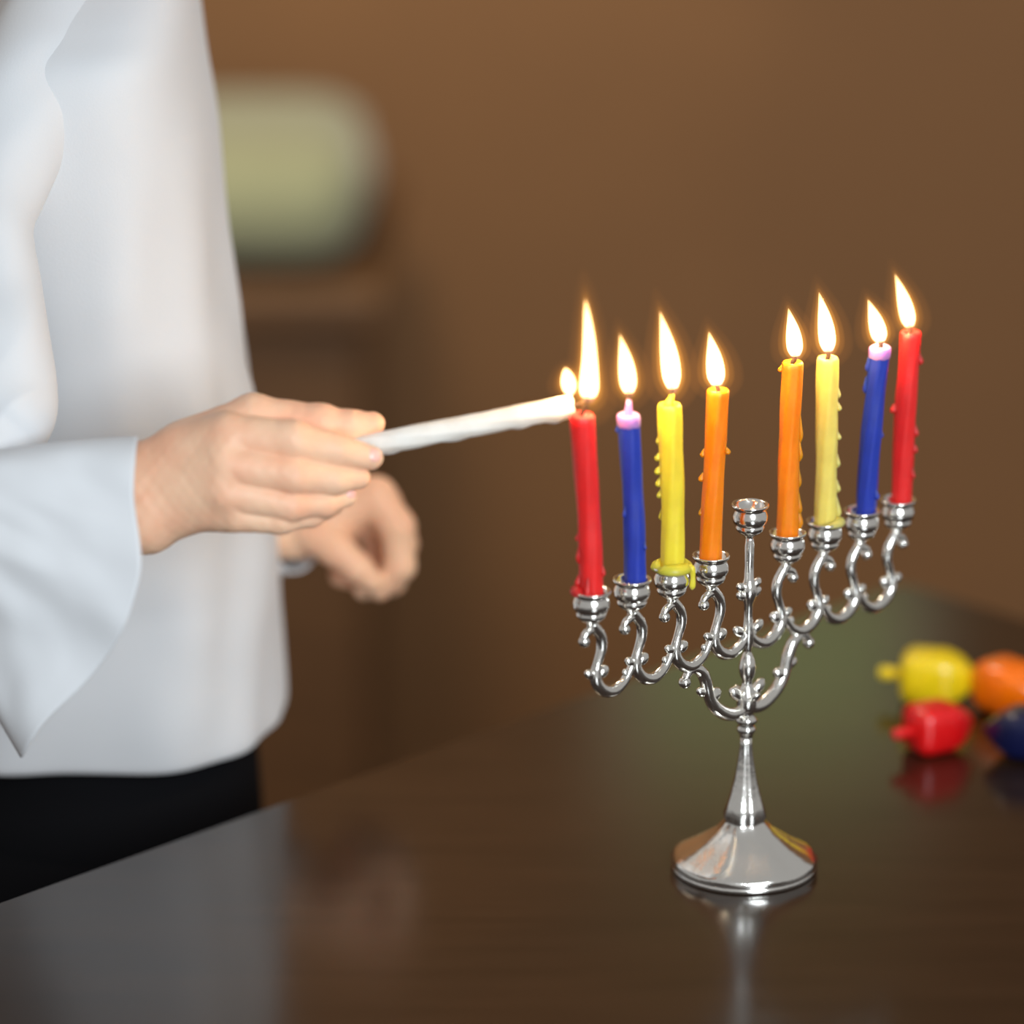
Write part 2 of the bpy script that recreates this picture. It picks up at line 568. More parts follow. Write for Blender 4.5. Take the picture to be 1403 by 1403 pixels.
# ------------------------------------------------------------------ candles
def flame_parts(parent, base, tip, wpx, D, kind='drop', light=0.10):
    """base and tip are points in space; wpx full width in picture pixels."""
    R = 0.86 * wpx / 2 * D / FPX
    prof = {'drop': [(0, 0.30), (0.06, 0.62), (0.16, 0.92), (0.28, 1.0), (0.42, 0.95), (0.58, 0.78), (0.74, 0.52), (0.88, 0.27), (0.96, 0.12), (1, 0.02)],
            'tall': [(0, 0.45), (0.05, 0.8), (0.12, 1.0), (0.25, 0.92), (0.42, 0.76), (0.58, 0.64), (0.72, 0.50), (0.86, 0.33), (0.95, 0.17), (1, 0.03)],
            'ball': [(0, 0.3), (0.1, 0.72), (0.3, 1.0), (0.5, 1.0), (0.7, 0.8), (0.87, 0.48), (1, 0.05)]}[kind]
    ax = tip - base
    L = np.linalg.norm(ax)
    side = np.array([1.0, 0, 0])
    pts, rad = [], []
    for t, r in prof:
        bend = side * (0.025 * L * math.sin(math.pi * t))
        pts.append(base + ax * t + bend); rad.append(r * R)
    pts, rad = spline(pts, rad, 4)
    rad = [max(r, 1e-4) for r in rad]
    cut = max(1, int(len(pts) * 0.10)) if kind != 'ball' else 0
    low, lowr = pts[:len(pts) // 3], rad[:len(rad) // 3]
    fl_ = MB().tube(pts[cut:], rad[cut:], 18).build('flame', M_FLAME, parent)
    MB().tube([p - (ax / L) * R * 0.25 for p in low], [r * 0.98 for r in lowr], 16).build('flame_base', M_BLUE, fl_)
    prop(fl_, 'bright white candle flame')
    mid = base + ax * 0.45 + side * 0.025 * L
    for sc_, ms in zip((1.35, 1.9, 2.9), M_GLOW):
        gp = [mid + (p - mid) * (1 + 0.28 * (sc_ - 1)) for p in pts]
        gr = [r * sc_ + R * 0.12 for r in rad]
        MB().tube(gp, gr, 18).build('flame_halo', ms, fl_)  # halo shell, bloom built as a faintly glowing volume
    d = bpy.data.lights.new('candlelight', 'POINT')
    d.energy = light
    d.color = (1.0, 0.62, 0.28)
    d.shadow_soft_size = R * 0.8
    lo = bpy.data.objects.new('candlelight', d)
    COL.objects.link(lo)
    lo.parent = parent
    lo.location = Vector(base + ax * 0.4) - parent.location
    return fl_


def candle(key, color, top_px, base_px, wpx, flame, label, drips=(), collar=None, bend=0.0, light=0.10, name='candle', kind='drop', wick_px=None):
    c = CUPS[key]
    Y = c[1]
    base = PY(base_px[0], base_px[1] + 4, Y)
    base[2] = c[2] - 12.5 * q
    topp = PY(top_px[0], top_px[1], Y)
    D = (topp - CAM) @ FV
    R = wpx / 2 * D / FPX
    e = empty(name, base, label, 'candle', 'lit candles standing in the menorah')
    m = WAX[color]
    ax = topp - base
    n, mm = 48, 44
    side = np.array([1.0, 0, 0])
    rings = []
    tw = random.uniform(0, 6)
    for i in range(mm + 1):
        t = i / mm
        p = base + ax * t + side * (bend * R * math.sin(math.pi * t))
        wob = 1 + 0.03 * math.sin(7 * t + tw) + 0.02 * math.sin(17 * t + 2 * tw)
        rr = R * wob * (0.97 if t < 0.95 else 0.97 - 0.9 * (t - 0.95) ** 1.5)
        rings.append([p + rr * (1 + 0.030 * math.cos(7 * (a - 1.3 * t + tw))) * np.array([math.cos(a), math.sin(a), 0]) for a in [2 * math.pi * j / n for j in range(n)]])
    for s, dz in ((0.86, 0.0010), (0.62, 0.0006), (0.30, -0.0004), (0.10, -0.0004)):
        rings.append([topp + np.array([0, 0, dz]) + R * s * np.array([math.cos(a), math.sin(a), 0]) for a in [2 * math.pi * j / n for j in range(n)]])
    MB().loft(rings).build('wax_body', m, e)
    fb, ft = PY(flame[0], flame[1], Y), PY(flame[2], flame[3], Y)
    wk = fb + (ft - fb) * 0.10
    stub = [topp + np.array([0, 0, -0.002]), topp + np.array([0, 0, 0.0012]), (topp + fb) / 2 + np.array([0.0003, 0, 0])]
    if wick_px:
        stub[-1] = PY(wick_px[0], wick_px[1], Y)
    pts = spline(stub + [wk], None, 4)
    MB().tube(pts, [0.0011] * len(pts), 8).build('wick', M_WICK, e)
    if wick_px is None and (topp[2] + 0.004 < fb[2]):   # wax creeping up the wick
        MB().tube([topp + np.array([0, 0, -0.001]), topp + np.array([0, 0, 0.002]), topp * 0.5 + fb * 0.5, topp * 0.15 + fb * 0.85], [0.0034, 0.0021, 0.0015, 0.001], 12).build('wax_cone', WAX['lilac'] if color == 'blue' else m, e)  # on blue candles the lilac is flame glow put into the colour
    if color == 'blue':                          # paler rim: flame glow at the top put into the wax colour
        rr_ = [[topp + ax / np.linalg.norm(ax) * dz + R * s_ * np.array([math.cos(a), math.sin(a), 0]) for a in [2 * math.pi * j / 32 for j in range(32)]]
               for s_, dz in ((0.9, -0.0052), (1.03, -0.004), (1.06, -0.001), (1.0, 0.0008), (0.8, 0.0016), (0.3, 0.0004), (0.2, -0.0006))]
        MB().loft(rr_).build('glow_tinted_top', WAX['lilac'], e)
    flame_parts(e, fb, ft, flame[4], D, kind, light)
    ux = np.array([1.0, 0, 0]); uy = np.array([0, -1.0, 0])
    for t, ang, l, r in drips:
        p = base + ax * t + side * (bend * R * math.sin(math.pi * t))
        out = math.cos(ang) * ux + math.sin(ang) * uy
        r_ = r * D / FPX; l_ = l * D / FPX
        c0 = p + out * (R * 0.93)
        pts = [c0 + np.array([0, 0, l_ * 0.6]), c0 + out * r_ * 0.35 + np.array([0, 0, l_ * 0.2]), c0 + out * r_ * 0.55 - np.array([0, 0, l_ * 0.15]), c0 + out * r_ * 0.3 - np.array([0, 0, l_ * 0.4])]
        pts, rad = spline(pts, [r_ * 0.3, r_ * 0.65, r_, r_ * 0.35], 4)
        MB().tube(pts, rad, 10).build('wax_drip', m, e)
    if collar:
        # pooled wax lying over the cup's rim
        n2 = 40
        rings = []
        for ri, zz in ((R * 0.8, 2 * q), (R * 1.15, 7 * q), (21 * q, 5.5 * q), (26 * q, 2.5 * q), (27.5 * q, -2 * q), (26 * q, -5 * q), (24.9 * q, -3 * q), (24 * q, 0.6 * q), (19 * q, 0.4 * q), (R * 0.7, 0.2 * q)):
            ring = []
            for j in range(n2):
                a = 2 * math.pi * j / n2
                w_ = collar(a)
                w2 = min(1.0, max(0.0, w_) * 1.4)
                rr = min(ri, 18.2 * q) * (1 - w2) + ri * w2
                ring.append(np.array([c[0] + rr * math.cos(a), c[1] + rr * math.sin(a), c[2] + (zz * (0.55 + 0.5 * w_)) * w2 - 6 * q * (1 - w2)]))
            rings.append(ring)
        MB().loft(rings, False, False).build('wax_pool', m, e)
    return e


PI = math.pi
candle(-4, 'red', (797, 570), (811, 806), 34, (806, 548, 802, 409, 31), 'red candle just being lit by the hand-held white candle', drips=(
    (0.10, PI, 20, 5), (0.25, PI - 0.3, 30, 3.5), (0.34, PI, 12, 3), (0.16, 0.3, 18, 3.5), (0.06, PI + 0.2, 16, 7), (0.07, 1.9, 30, 5)),
    collar=lambda a: 0.9 * max(0, math.cos(a - PI)) ** 1.5, bend=0.12, kind='tall', light=0.13, wick_px=(804, 556))
candle(-3, 'blue', (861, 571), (871, 792), 31, (862, 541, 849, 457, 28), 'blue candle with flame-lit lilac top between the red and the bright yellow candle', drips=(
    (0.93, PI, 14, 3), (0.45, PI * 0.8, 20, 2.6), (0.25, 0.5, 14, 2.5)), bend=0.1)
candle(-2, 'yellow', (917, 556), (922, 776), 34, (922, 536, 904, 426, 31), 'bright yellow candle dripping wax over its silver cup', drips=(
    (0.70, PI, 12, 5), (0.62, PI, 12, 5.5), (0.55, PI, 14, 5), (0.48, PI, 12, 4), (0.35, PI + .3, 16, 3), (0.8, PI, 16, 3)),
    collar=lambda a: 0.8 + 0.5 * max(0, math.cos(a + 0.3)) + 0.3 * math.sin(3 * a), bend=0.1)
candle(-1, 'orange', (984, 536), (973, 762), 31, (982, 530, 971, 454, 30), 'orange candle next to the bright yellow one, beside the empty middle cup', drips=(
    (0.66, 0.2, 10, 5), (0.64, PI, 12, 4), (0.50, PI, 12, 4.5), (0.3, PI, 12, 3)), bend=-0.05)
candle(1, 'orange', (1086, 498), (1079, 731), 30, (1090, 490, 1080, 422, 27), 'orange candle beside the pale yellow one with drips on one side', drips=(
    (0.97, PI, 9, 4), (0.62, 0, 40, 3), (0.5, 0, 30, 3.5), (0.35, 0, 30, 3), (0.2, 0, 34, 4), (0.12, 0, 34, 5)), bend=-0.1)
candle(2, 'pale', (1134, 492), (1131, 714), 31, (1135, 484, 1122, 400, 28), 'pale yellow candle between the orange and the dark blue candle', drips=(
    (0.8, 0, 16, 3), (0.72, 0, 12, 4), (0.55, 0, 12, 4), (0.4, 0, 20, 3.5), (0.25, 0, 18, 4), (0.12, 0, 30, 5)),
    collar=lambda a: 0.35 + 0.35 * math.cos(a + 0.2))
candle(3, 'blue', (1206, 478), (1186, 699), 29, (1207, 470, 1189, 410, 27), 'dark blue leaning candle next to the far red candle', drips=(
    (0.9, PI, 20, 3), (0.78, PI, 24, 3), (0.5, 0, 14, 2.5), (0.15, 0.6, 16, 4)), bend=-0.15)
candle(4, 'red', (1248, 457), (1235, 684), 30, (1247, 450, 1226, 375, 25), 'red candle with the highest flame at the far end of the row', drips=(
    (0.57, PI, 14, 5), (0.85, 0, 16, 4), (0.44, 0, 18, 4), (0.34, 0, 14, 4), (0.2, 0.4, 16, 3)), bend=-0.1)
# hanging drip on the bright yellow candle's cup
yc = [o for o in COL.objects if o.get('label', '').startswith('bright yellow')][0]
c = CUPS[-2]
pts, rad = spline([c + np.array([20 * q, -6 * q, 3 * q]), c + np.array([25.5 * q, -8 * q, -1 * q]), c + np.array([27 * q, -8 * q, -12 * q]), c + np.array([26.5 * q, -8 * q, -24 * q]), c + np.array([26 * q, -8 * q, -29 * q])],
                  [3.5 * q, 4.5 * q, 3.2 * q, 4 * q, 1.2 * q], 5)
MB().tube(pts, rad, 12).build('wax_drip', WAX['yellow'], yc)

# ------------------------------------------------------------------ the person
DH = 2.055
SH = FPX / DH


def HP(v):
    """hand space (picture px, picture px, px of depth) to the world"""
    v = np.atleast_2d(v)
    return CAM + DH * (FV + (v[:, :1] - W / 2) / FPX * RV - (v[:, 1:2] - W / 2) / FPX * UV) + FV * v[:, 2:3] / SH


YB = 2.21                                    # the trunk's distance
foot = PY(150, 1000, YB)
person = empty('person', (foot[0], foot[1], 0), 'person in white bell-sleeved shirt and black trousers lighting a candle', 'person')

# -- holding hand
hs = 2.0
G = grid((70, 500, -90), (560, 780, 140), hs)
palm = chain(G, [(60, 662, 34, 50), (195, 655, 34, 46), (250, 626, 26, 43), (300, 607, 10, 40)], 20)
palm = smin(palm, chain(G, [(60, 722, 34, 50), (195, 706, 34, 50), (250, 680, 28, 46), (300, 658, 16, 40)], 20), 40)
for a, b in (((215, 650, 30, 33), (316, 600, -18, 33)), ((215, 668, 28, 31), (310, 636, -30, 31)), ((215, 684, 30, 31), (309, 673, -25, 29)), ((225, 692, 32, 29), (324, 704, -8, 26)),
             ((300, 640, 26, 46), (375, 650, 36, 34)), ((310, 690, 26, 34), (380, 690, 34, 26))):
    palm = smin(palm, cap_sdf(G, a[:3], b[:3], a[3], b[3]), 22)
index = chain(G, [(316, 600, -18, 33), (402, 604, -26, 27), (462, 617, -6, 22.5), (508, 627, 10, 17)], 10)
middle = chain(G, [(310, 636, -30, 31), (402, 651, -26, 25.5), (456, 656, -2, 21.5), (492, 655, 16, 15.5)], 10)
ring = chain(G, [(309, 673, -25, 29), (398, 691, -14, 22.5), (442, 689, 8, 19), (474, 681, 24, 13.5)], 10)
pinky = chain(G, [(324, 704, -8, 26), (386, 713, -4, 18), (426, 706, 14, 15.5), (458, 694, 28, 12)], 10)
thumb = chain(G, [(252, 612, 36, 38), (345, 575, 34, 35), (438, 578, 30, 24.5), (478, 583, 34, 20.5), (509, 580, 40, 17.5)], 12)
hand = palm
for fgr, k in ((index, 13), (middle, 13), (ring, 13), (pinky, 13)):
    hand = smin(hand, fgr, 3.2)
fing = None
hand = smin(palm, index, 6)
for fgr in (middle, ring, pinky):
    hand = smin(hand, fgr, 1.2)
# webs: fill between fingers close to the knuckles
for a, b in (((312, 612, -8), (340, 625, -14)), ((306, 655, -14), (340, 668, -12)), ((312, 690, -4), (338, 700, -2))):
    hand = smin(hand, cap_sdf(G, a, b, 22, 14), 10)
hand = smin(hand, thumb, 7)
X_, Y_, Z_ = G
hand = hand + 0.5 * np.sin(X_ * 0.11 + 0.02 * Y_) * np.sin(Y_ * 0.13) + 0.35 * np.sin(X_ * 0.31) * np.sin(Y_ * 0.23 + 1) * np.sin(Z_ * 0.2)
# shallow creases over the middle joints
for (jx, jy) in ((402, 604), (402, 651), (398, 691), (440, 576)):
    for off in (-5, 0, 5):
        hand = hand + 0.45 * np.exp(-((X_ - jx - off) / 1.9) ** 2 - ((Y_ - jy) / 13) ** 2)
hv, hf = surface_nets(hand, (70, 500, -90), hs)
RH = HP(hv)

# -- the other hand, behind, half open
DL = 2.36
SL = FPX / DL


def LP(v):
    v = np.atleast_2d(v)
    return CAM + DL * (FV + (v[:, :1] - W / 2) / FPX * RV - (v[:, 1:2] - W / 2) / FPX * UV) + FV * v[:, 2:3] / SL


G = grid((330, 600, -70), (620, 870, 110), 2.6)
lh = chain(G, [(320, 738, 10, 34), (405, 728, 5, 34), (455, 712, 5, 36)], 20)
for a, b in (((420, 715, 0, 32), (515, 682, -12, 30)), ((420, 722, 25, 32), (520, 690, 20, 30)), ((420, 735, 45, 30), (515, 705, 48, 28))):
    lh = smin(lh, cap_sdf(G, a[:3], b[:3], a[3], b[3]), 18)
for ch_ in ([(515, 682, -12, 29), (545, 722, -16, 24), (548, 775, -10, 21), (520, 806, 0, 17)],
            [(520, 690, 20, 28), (548, 745, 20, 23), (535, 795, 18, 20), (498, 806, 20, 16)],
            [(515, 705, 48, 26), (535, 760, 50, 21), (505, 795, 46, 18), (465, 790, 38, 15)],
            [(505, 715, 66, 22), (515, 765, 70, 17), (490, 790, 64, 15), (460, 786, 58, 12)],
            [(430, 728, -18, 30), (462, 752, -30, 24), (492, 778, -32, 19), (512, 796, -26, 15)]):
    lh = smin(lh, chain(G, ch_, 8), 5)
lv, lf = surface_nets(lh, (330, 600, -70), 2.6)
LH = LP(lv)

# -- trunk, arms, neck and head (inside the clothes, head above)
def pt(x, y, Y): return PY(x, y, Y)
neck = pt(140, -60, YB)
shR, shL = pt(115, 105, YB - 0.085), pt(115, 105, YB + 0.085)
elR = P(-78, 712, 2.075)
elL = P(190, 640, 2.46)
wrR = HP([100, 690, 20])[0]
wrL = LP([360, 735, 8])[0]
hd = neck + np.array([0.035, 0, 0.125])
lo_, hi_ = np.array([-0.40, YB - 0.30, 0.70]), np.array([0.05, YB + 0.32, hd[2] + 0.17])
h = 0.006
G = grid(lo_, hi_, h)
hip = pt(150, 985, YB)
b_ = chain(G, [(hip[0], YB, hip[2] - 0.02, 0.055), (hip[0] + 0.005, YB, hip[2] + 0.2, 0.050), (neck[0] - 0.005, YB, neck[2] - 0.12, 0.048), (neck[0] - 0.005, YB, neck[2] - 0.05, 0.036)], 0.02)
b_ = smin(b_, chain(G, [tuple(shR) + (0.018,), tuple(shL) + (0.018,)], 0.01), 0.015)
b_ = smin(b_, chain(G, [(neck[0], YB, neck[2] - 0.04, 0.037), (neck[0] + 0.015, YB, neck[2] + 0.06, 0.037)], 0.02), 0.03)
b_ = smin(b_, chain(G, [tuple(shR) + (0.016,), tuple(P(24, 170, 2.15)) + (0.015,), tuple(P(-24, 310, 2.125)) + (0.014,), tuple(P(-8, 500, 2.105)) + (0.014,), tuple(elR) + (0.014,), tuple(wrR) + (0.013,)], 0.005), 0.008)
b_ = smin(b_, chain(G, [tuple(shL) + (0.016,), tuple(P(140, 190, 2.385)) + (0.016,), tuple(P(165, 360, 2.44)) + (0.017,), tuple(P(185, 600, 2.475)) + (0.018,), tuple(P(210, 680, 2.46)) + (0.016,), tuple(wrL) + (0.0125,)], 0.005), 0.008)
b_ = smin(b_, ell_sdf(G, hd + np.array([-0.012, 0, 0.03]), (0.088, 0.072, 0.088)), 0.02)
b_ = smin(b_, ell_sdf(G, hd + np.array([0.022, 0, -0.035]), (0.058, 0.052, 0.075)), 0.03)
b_ = smin(b_, chain(G, [tuple(hd + np.array([0.078, 0, 0.012])) + (0.008,), tuple(hd + np.array([0.094, 0, -0.014])) + (0.011,)], 0.01), 0.012)
b_ = smin(b_, chain(G, [tuple(hd + np.array([0.07, -0.016, -0.05])) + (0.009,), tuple(hd + np.array([0.07, 0.016, -0.05])) + (0.009,)], 0.01), 0.008)
for sy in (-1, 1):
    b_ = smin(b_, ell_sdf(G, hd + np.array([-0.005, sy * 0.074, 0.0]), (0.018, 0.008, 0.03)), 0.008)
    b_ = np.maximum(b_, -(ell_sdf(G, hd + np.array([0.083, sy * 0.03, 0.014]), (0.012, 0.016, 0.011))))
bv, bf = surface_nets(b_, lo_, h)
allv = np.concatenate([bv, RH, LH])
allf = np.concatenate([bf, hf + len(bv), lf + len(bv) + len(RH)])
body = mesh_obj('body', allv, allf, M_SKIN, person)
for sy in (-1, 1):
    ey = MB().ellipsoid(hd + np.array([0.0625, sy * 0.029, 0.012]), np.eye(3) * 0.0115).build('eye', M_EYE, person)
    MB().ellipsoid(hd + np.array([0.0722, sy * 0.029, 0.012]), np.diag([0.003, 0.0055, 0.0055])).build('iris', M_IRIS, ey)
# hair: a cap over the skull
rings = []
hc = hd + np.array([-0.018, 0, 0.034])
for i in range(15):
    ph = 0.12 + i / 14 * 2.05
    ring_ = []
    for j in range(40):
        a = 2 * PI * j / 40
        front = max(0.0, math.cos(a))
        pe = min(ph, 2.15 - 0.95 * front - 0.25 * abs(math.sin(a)))
        wv = 1 + 0.02 * math.sin(13 * a) * math.sin(ph)
        ring_.append(hc + np.array([0.094 * math.sin(pe) * math.cos(a) * wv, 0.080 * math.sin(pe) * math.sin(a) * wv, 0.096 * math.cos(pe)]))
    rings.append(ring_)
MB().loft(rings, True, False).build('hair', M_HAIR, person)


# -- fingernails
def nail(c, along, normal, l, w_, t):
    al = np.array(along, float); al /= np.linalg.norm(al)
    no = np.array(normal, float); no -= al * no.dot(al); no /= np.linalg.norm(no)
    sd = np.cross(al, no)
    mb = MB().ellipsoid(c, [al * l, sd * w_, no * t], 18, 9)
    vv = HP(np.array(mb.v))
    return mesh_obj('fingernail', vv, mb.f, M_NAIL, body)


nail((512, 624, -4), (46, 10, 16), (0.25, -0.15, -1), 11, 9.5, 3.6)
nail((480, 678, 14), (30, -7, 18), (0.4, 0.2, -1), 8.5, 7.5, 3.4)
nail((508, 570, 31), (30, -2, 6), (0.1, -0.8, -0.7), 10, 8, 3.2)

# -- shirt trunk
ROWS = [(1004, -74, 388, 0.080), (990, -77, 391, 0.083), (940, -77, 389, 0.089), (860, -72, 386, 0.096), (790, -66, 386, 0.101), (730, -62, 385, 0.105), (660, -60, 374, 0.105),
        (600, -56, 362, 0.105), (540, -54, 350, 0.105), (470, -52, 335, 0.106), (400, -50, 323, 0.108), (308, -48, 314, 0.112), (200, -44, 305, 0.118), (110, -36, 290, 0.122),
        (50, -14, 282, 0.118), (10, 2, 278, 0.10), (-25, 18, 274, 0.078), (-48, 22, 272, 0.06), (-62, 24, 270, 0.054)]
rows = []
for y, xl, xr, bb_ in ROWS:
    l, r = PY(xl, y - 16, YB), PY(xr - 9, y - 16, YB)
    rows.append(np.array([(l[0] + r[0]) / 2, (r[0] - l[0]) / 2, bb_, l[2]]))
rows = spline(rows, None, 7)
rings = []
N = 120
z0_ = rows[0][3]
for cx, a_, b_r, z in rows:
    rg = []
    up = (z - z0_)
    damp = min(1, max(0, (0.36 - up) / 0.1))
    for j in range(N):
        th = 2 * PI * j / N
        ca, sa = math.cos(th), math.sin(th)
        ex_ = 0.74
        d = 0.0022 * math.sin(5 * th + 9 * up + 1.0) * (1 - 0.5 * min(1, up / 0.2)) + 0.0016 * math.sin(9 * th - 22 * up + 0.7) + 0.0025 * math.sin(2.5 * th + 31 * up) * math.exp(-((up - 0.21) / 0.08) ** 2)
        d += 0.0016 * mnoise.noise(Vector((3 * th, up * 22, 3.3)))
        d *= damp
        tilt = 0.05 * a_ * ca * max(0, 1 - up / 0.1)
        rg.append(np.array([cx + (a_ + d) * math.copysign(abs(ca) ** ex_, ca), YB + (b_r + d) * math.copysign(abs(sa) ** ex_, sa), z + tilt]))
    rings.append(rg)
shirt = MB().loft(rings, False, False).build('shirt', M_SHIRT, person)
prop(shirt, 'white cotton shirt with wide bell sleeves')
sm = shirt.modifiers.new('thickness', 'SOLIDIFY'); sm.thickness = 0.0015; sm.offset = -1

# -- upper part of the near sleeve
UP = [((118, -20), 2.21, 60), ((84, 40), 2.185, 84), ((36, 140), 2.155, 82), ((-2, 240), 2.14, 74), ((-22, 310), 2.125, 68), ((-14, 400), 2.115, 72), ((-7, 470), 2.105, 76), ((-2, 530), 2.10, 80),
      ((-2, 570), 2.095, 78), ((-14, 600), 2.09, 66), ((-36, 640), 2.08, 58), ((-62, 685), 2.075, 50), ((-78, 715), 2.072, 36), ((-84, 728), 2.07, 10)]
pts, rad = spline([P(x, y, D) for (x, y), D, r in UP], [r * D / FPX for (x, y), D, r in UP], 9)
mb = MB().tube(pts, rad, 72)
vv = np.array(mb.v)
for i in range(len(vv)):
    x, y, z = vv[i]
    t = min(1, i / (72 * len(pts)))
    w_ = 0.008 * (1 - abs(math.sin(52 * (z * 1.5 - x * 1.9) + 6 * y + 1.2 * mnoise.noise(Vector((x * 18, y * 18, z * 18))))) ** 0.7) * max(0, (t - 0.4)) + 0.004 * mnoise.noise(Vector((x * 40, y * 25, z * 45))) * (0.3 + t)
    vv[i] += FV * -w_ + UV * w_ * 0.4
sl = mesh_obj('upper_sleeve', vv, mb.f, M_SHIRT, shirt)

# -- bell of the near sleeve
KC = [(0, 189, 602), (0.06, 186, 628), (0.18, 184, 682), (0.36, 194, 760), (0.46, 190, 802), (0.62, 165, 870), (0.76, 122, 930), (0.90, 62, 990), (1.0, 33, 1036)]
EC = [(0, -120, 644), (0.06, -121, 652), (0.18, -122, 672), (0.36, -124, 702), (0.46, -124, 720), (0.62, -122, 745), (0.76, -118, 765), (0.90, -112, 785), (1.0, -108, 798)]
kx = lambda tab_, c_: np.array([np.interp(c_, [t[0] for t in tab_], [t[1] for t in tab_]), np.interp(c_, [t[0] for t in tab_], [t[2] for t in tab_])])
ks = spline([np.array(t) for t in KC], None, 6)
es = spline([np.array(t) for t in EC], None, 6)
NV, NU = 120, 50
rings = []
for iu in range(NU + 1):
    u = iu / NU
    rg = []
    for jv in range(NV):
        v = 2 * PI * jv / NV
        cc = (1 - math.cos(v)) / 2
        near = math.sin(v)                      # +1 the side towards the camera
        k2, e2 = kx(ks, cc), kx(es, cc)
        p = e2 + (k2 - e2) * u
        p[1] += -8 * math.sin(PI * u) * (1 - cc)
        if near < 0:
            p[0] += near * -1 * (-26) * u + (14 * u if 0.35 < cc < 0.6 else 0) * 0
        wd = (0.030 + 0.010 * u) * (1 - 0.35 * cc)
        fold = 0.0042 * math.sin(11 * cc + 2.6 * u + 0.6) * u * cc + 0.0022 * math.sin(24 * cc - 7 * u) * (0.25 + 0.75 * u) * cc
        fold += 0.0022 * mnoise.noise(Vector((u * 5 - cc * 3, cc * 9, 1.7 + near)))
        D = 2.062 - math.copysign(abs(near) ** 0.6, near) * wd - fold * (1 if near > 0 else -0.6)
        if cc > 0.5:
            D += 0.02 * (cc - 0.5)
        rg.append(P(p[0], p[1], D))
    rings.append(rg)
bell = MB().loft(rings, True, False).build('bell_cuff', M_SHIRT, shirt)
sm = bell.modifiers.new('thickness', 'SOLIDIFY'); sm.thickness = 0.0016; sm.offset = 1

# -- far sleeve
pts, rad = spline([P(125, 70, 2.315), P(140, 190, 2.385), P(165, 360, 2.44), P(185, 600, 2.475), P(210, 680, 2.46), P(310, 725, 2.40), P(406, 735, 2.363)], [0.03, 0.034, 0.032, 0.032, 0.03, 0.024, 0.0185], 8)
fs = MB().tube(pts, rad, 40, cap=False).build('far_sleeve', M_SHIRT, shirt)
sm = fs.modifiers.new('thickness', 'SOLIDIFY'); sm.thickness = 0.0015; sm.offset = 1

# -- trousers and shoes
rows = []
for y, xl, xr, bb_ in ((940, -40, 342, 0.066), (1000, -48, 352, 0.068), (1100, -58, 360, 0.082), (1200, -62, 362, 0.09)):
    l, r = PY(xl, y, YB + 0.004), PY(xr, y, YB + 0.004)
    rows.append(((l[0] + r[0]) / 2, (r[0] - l[0]) / 2, bb_, l[2]))
rings = [[np.array([cx + a_ * math.cos(2 * PI * j / 48), YB + 0.004 + b_r * math.sin(2 * PI * j / 48), z]) for j in range(48)] for cx, a_, b_r, z in rows]
cxl, _, _, zl = rows[-1]
mb = MB().loft(rings)
for sy in (-1, 1):
    rl = []
    for z, r in ((zl + 0.04, 0.062), (zl - 0.06, 0.066), (0.40, 0.052), (0.22, 0.048), (0.06, 0.042)):
        rl.append([np.array([cxl + (r + 0.008) * math.cos(2 * PI * j / 32), YB + 0.012 + sy * 0.052 * min(1, 0.75 + (zl - z)) + r * math.sin(2 * PI * j / 32), z]) for j in range(32)])
    mb.loft(rl)
    rs = []
    for t, wv, hh in ((-0.085, 0.006, 0.02), (-0.075, 0.026, 0.04), (-0.03, 0.034, 0.075), (0.02, 0.036, 0.075), (0.07, 0.038, 0.05), (0.12, 0.034, 0.04), (0.145, 0.018, 0.03), (0.15, 0.006, 0.016)):
        rs.append([np.array([cxl + t, YB + 0.012 + sy * 0.056 + wv * math.cos(2 * PI * j / 20), 0.001 + hh / 2 + hh / 2 * math.copysign(abs(math.sin(2 * PI * j / 20)) ** 0.6, math.sin(2 * PI * j / 20))]) for j in range(20)])
    MB().loft(rs).build('shoe', M_SHOE, person)
prop(mb.build('trousers', M_TROUSER, person), 'black trousers')

# ------------------------------------------------------------------ the hand-held candle
a0, a1 = HP([428, 624, 30])[0], HP([786, 556, 0])[0]
tipY = (a1 - CAM) @ FV
hc_ = empty('candle', a0, 'white candle held in the hand, its flame touching the red candle', 'candle')
ax = a1 - a0
Lh = np.linalg.norm(ax); ax /= Lh
u_ = np.cross(ax, [0, 1, 0]); u_ /= np.linalg.norm(u_)
w_ = np.cross(ax, u_)
Rh = 15.2 / SH
rings = []
for i in range(61):
    t = i / 60
    wob = 1 + 0.05 * mnoise.noise(Vector((t * 14, 0.3, 0))) + 0.03 * math.sin(21 * t)
    rr = Rh * wob * (1 if t < 0.965 else 1 - 6 * (t - 0.965) ** 1.2)
    rings.append([a0 + ax * Lh * t + rr * (1 + 0.05 * math.cos(7 * (a - 3.0 * t))) * (math.cos(a) * u_ + math.sin(a) * w_) for a in [2 * PI * j / 40 for j in range(40)]])
MB().loft(rings).build('wax_body', WAX['white'], hc_)
wp = spline([a1 - ax * 0.002, a1 + ax * 0.0035, HP([800, 550, 0])[0], HP([812, 547, 0])[0]], None, 4)
MB().tube(wp, [0.0011] * len(wp), 8).build('wick', M_WICK, hc_)
flame_parts(hc_, HP([781, 541, -2])[0], HP([774, 503, -2])[0], 24, DH, 'ball', 0.04)
for t, rr, l in ((0.30, 4, 18), (0.55, 3.5, 22), (0.8, 3.5, 16), (0.93, 4.5, 14)):
    c0 = a0 + ax * Lh * t - np.array([0, 0, Rh * 0.95])
    pts, rad = spline([c0 - ax * l / SH, c0 - np.array([0, 0, rr * 0.25 / SH]), c0 + ax * l / SH], [rr * 0.4 / SH, rr / SH, rr * 0.4 / SH], 5)
    MB().tube(pts, rad, 10).build('wax_drip', WAX['white'], hc_)

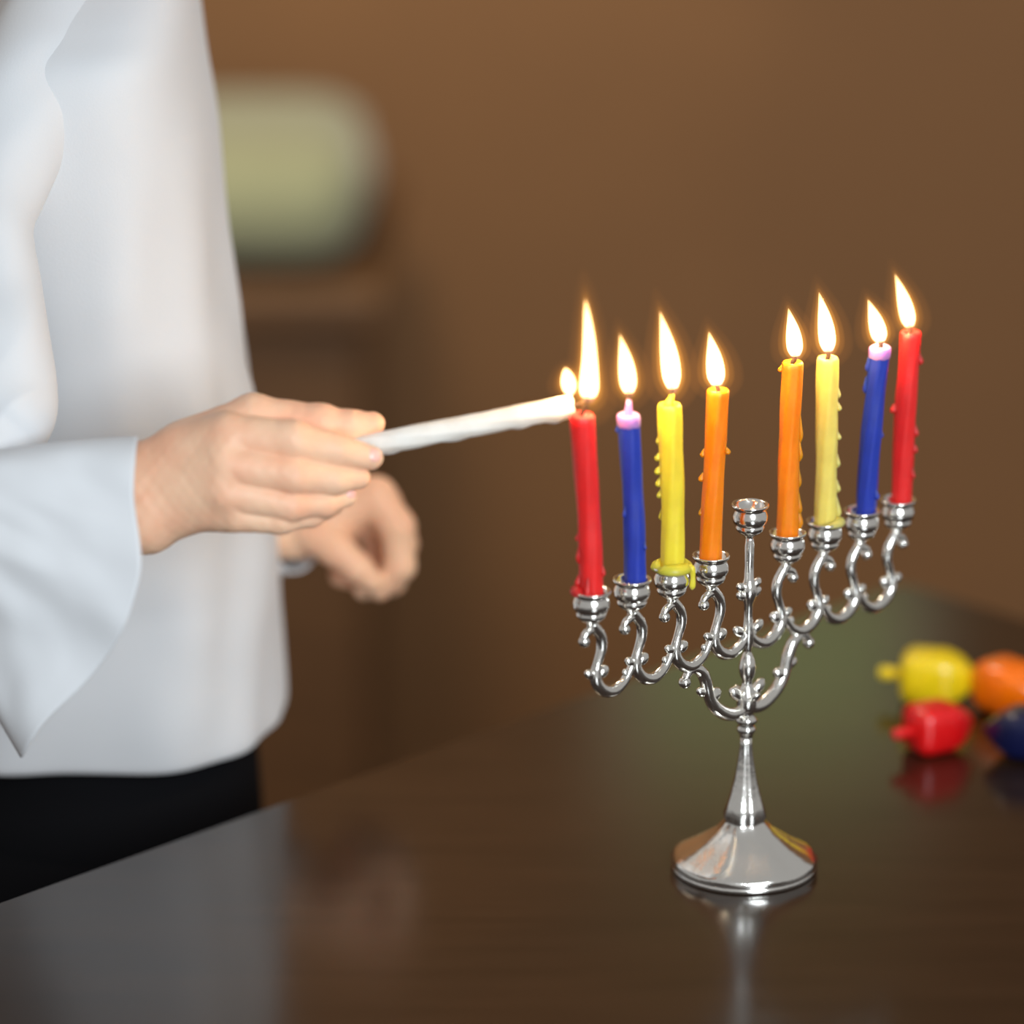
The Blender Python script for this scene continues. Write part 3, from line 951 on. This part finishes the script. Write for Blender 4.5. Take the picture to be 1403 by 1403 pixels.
# ------------------------------------------------------------------ spinning tops
TOPC = {'yellow': (236, 208, 20), 'red': (220, 14, 18), 'orange': (255, 120, 0), 'blue': (8, 16, 60)}


def dreidel(color, px_, py_, yaw, roll, size, label):
    m = mat(color + '_painted_wood', srgb(*TOPC[color]), 0.28, var=0.12, vscale=60, coat=0.4)
    s = size / 2
    c = T(px_, py_, ZT + s)
    e = empty('spinning_top', (c[0], c[1], ZT), label, 'spinning top', 'painted spinning tops on the table')
    dirx = np.array([math.cos(yaw), math.sin(yaw), 0.0])
    z1 = np.array([0, 0, 1.0]); y1 = np.cross(z1, dirx)
    ya = math.cos(roll) * y1 + math.sin(roll) * z1
    za = -math.sin(roll) * y1 + math.cos(roll) * z1
    rings = []
    for t, k, ex in ((-0.52, 0.25, 0.9), (-0.50, 0.7, 0.6), (-0.44, 0.9, 0.55), (-0.3, 1.0, 0.5), (0.30, 1.0, 0.5), (0.44, 0.93, 0.52), (0.62, 0.75, 0.45), (0.82, 0.45, 0.6), (0.96, 0.18, 0.9), (1.0, 0.04, 1)):
        rg = []
        for j in range(32):
            a = 2 * PI * j / 32
            ca, sa = math.cos(a), math.sin(a)
            rg.append(c + dirx * t * size + s * k * (ya * math.copysign(abs(ca) ** ex, ca) + za * math.copysign(abs(sa) ** ex, sa)))
        rings.append(rg)
    MB().loft(rings).build('top_body', m, e)
    pts = [c - dirx * size * t for t in (0.48, 0.60, 0.85, 0.93, 0.95)]
    MB().tube(pts, [size * 0.13, size * 0.11, size * 0.125, size * 0.11, size * 0.03], 16).build('handle', m, e)
    return e


dreidel('yellow', 1272, 926, math.radians(-12), 0.0, 0.029, 'yellow painted spinning top lying behind the red one')
dreidel('red', 1277, 996, math.radians(28), 0.0, 0.026, 'red painted spinning top lying in front of the yellow one')
dreidel('orange', 1378, 940, math.radians(-50), 0.0, 0.029, 'orange painted spinning top beside the yellow one')
dreidel('blue', 1416, 1004, math.radians(165), 0.0, 0.027, 'dark blue painted spinning top cut off by the picture edge')
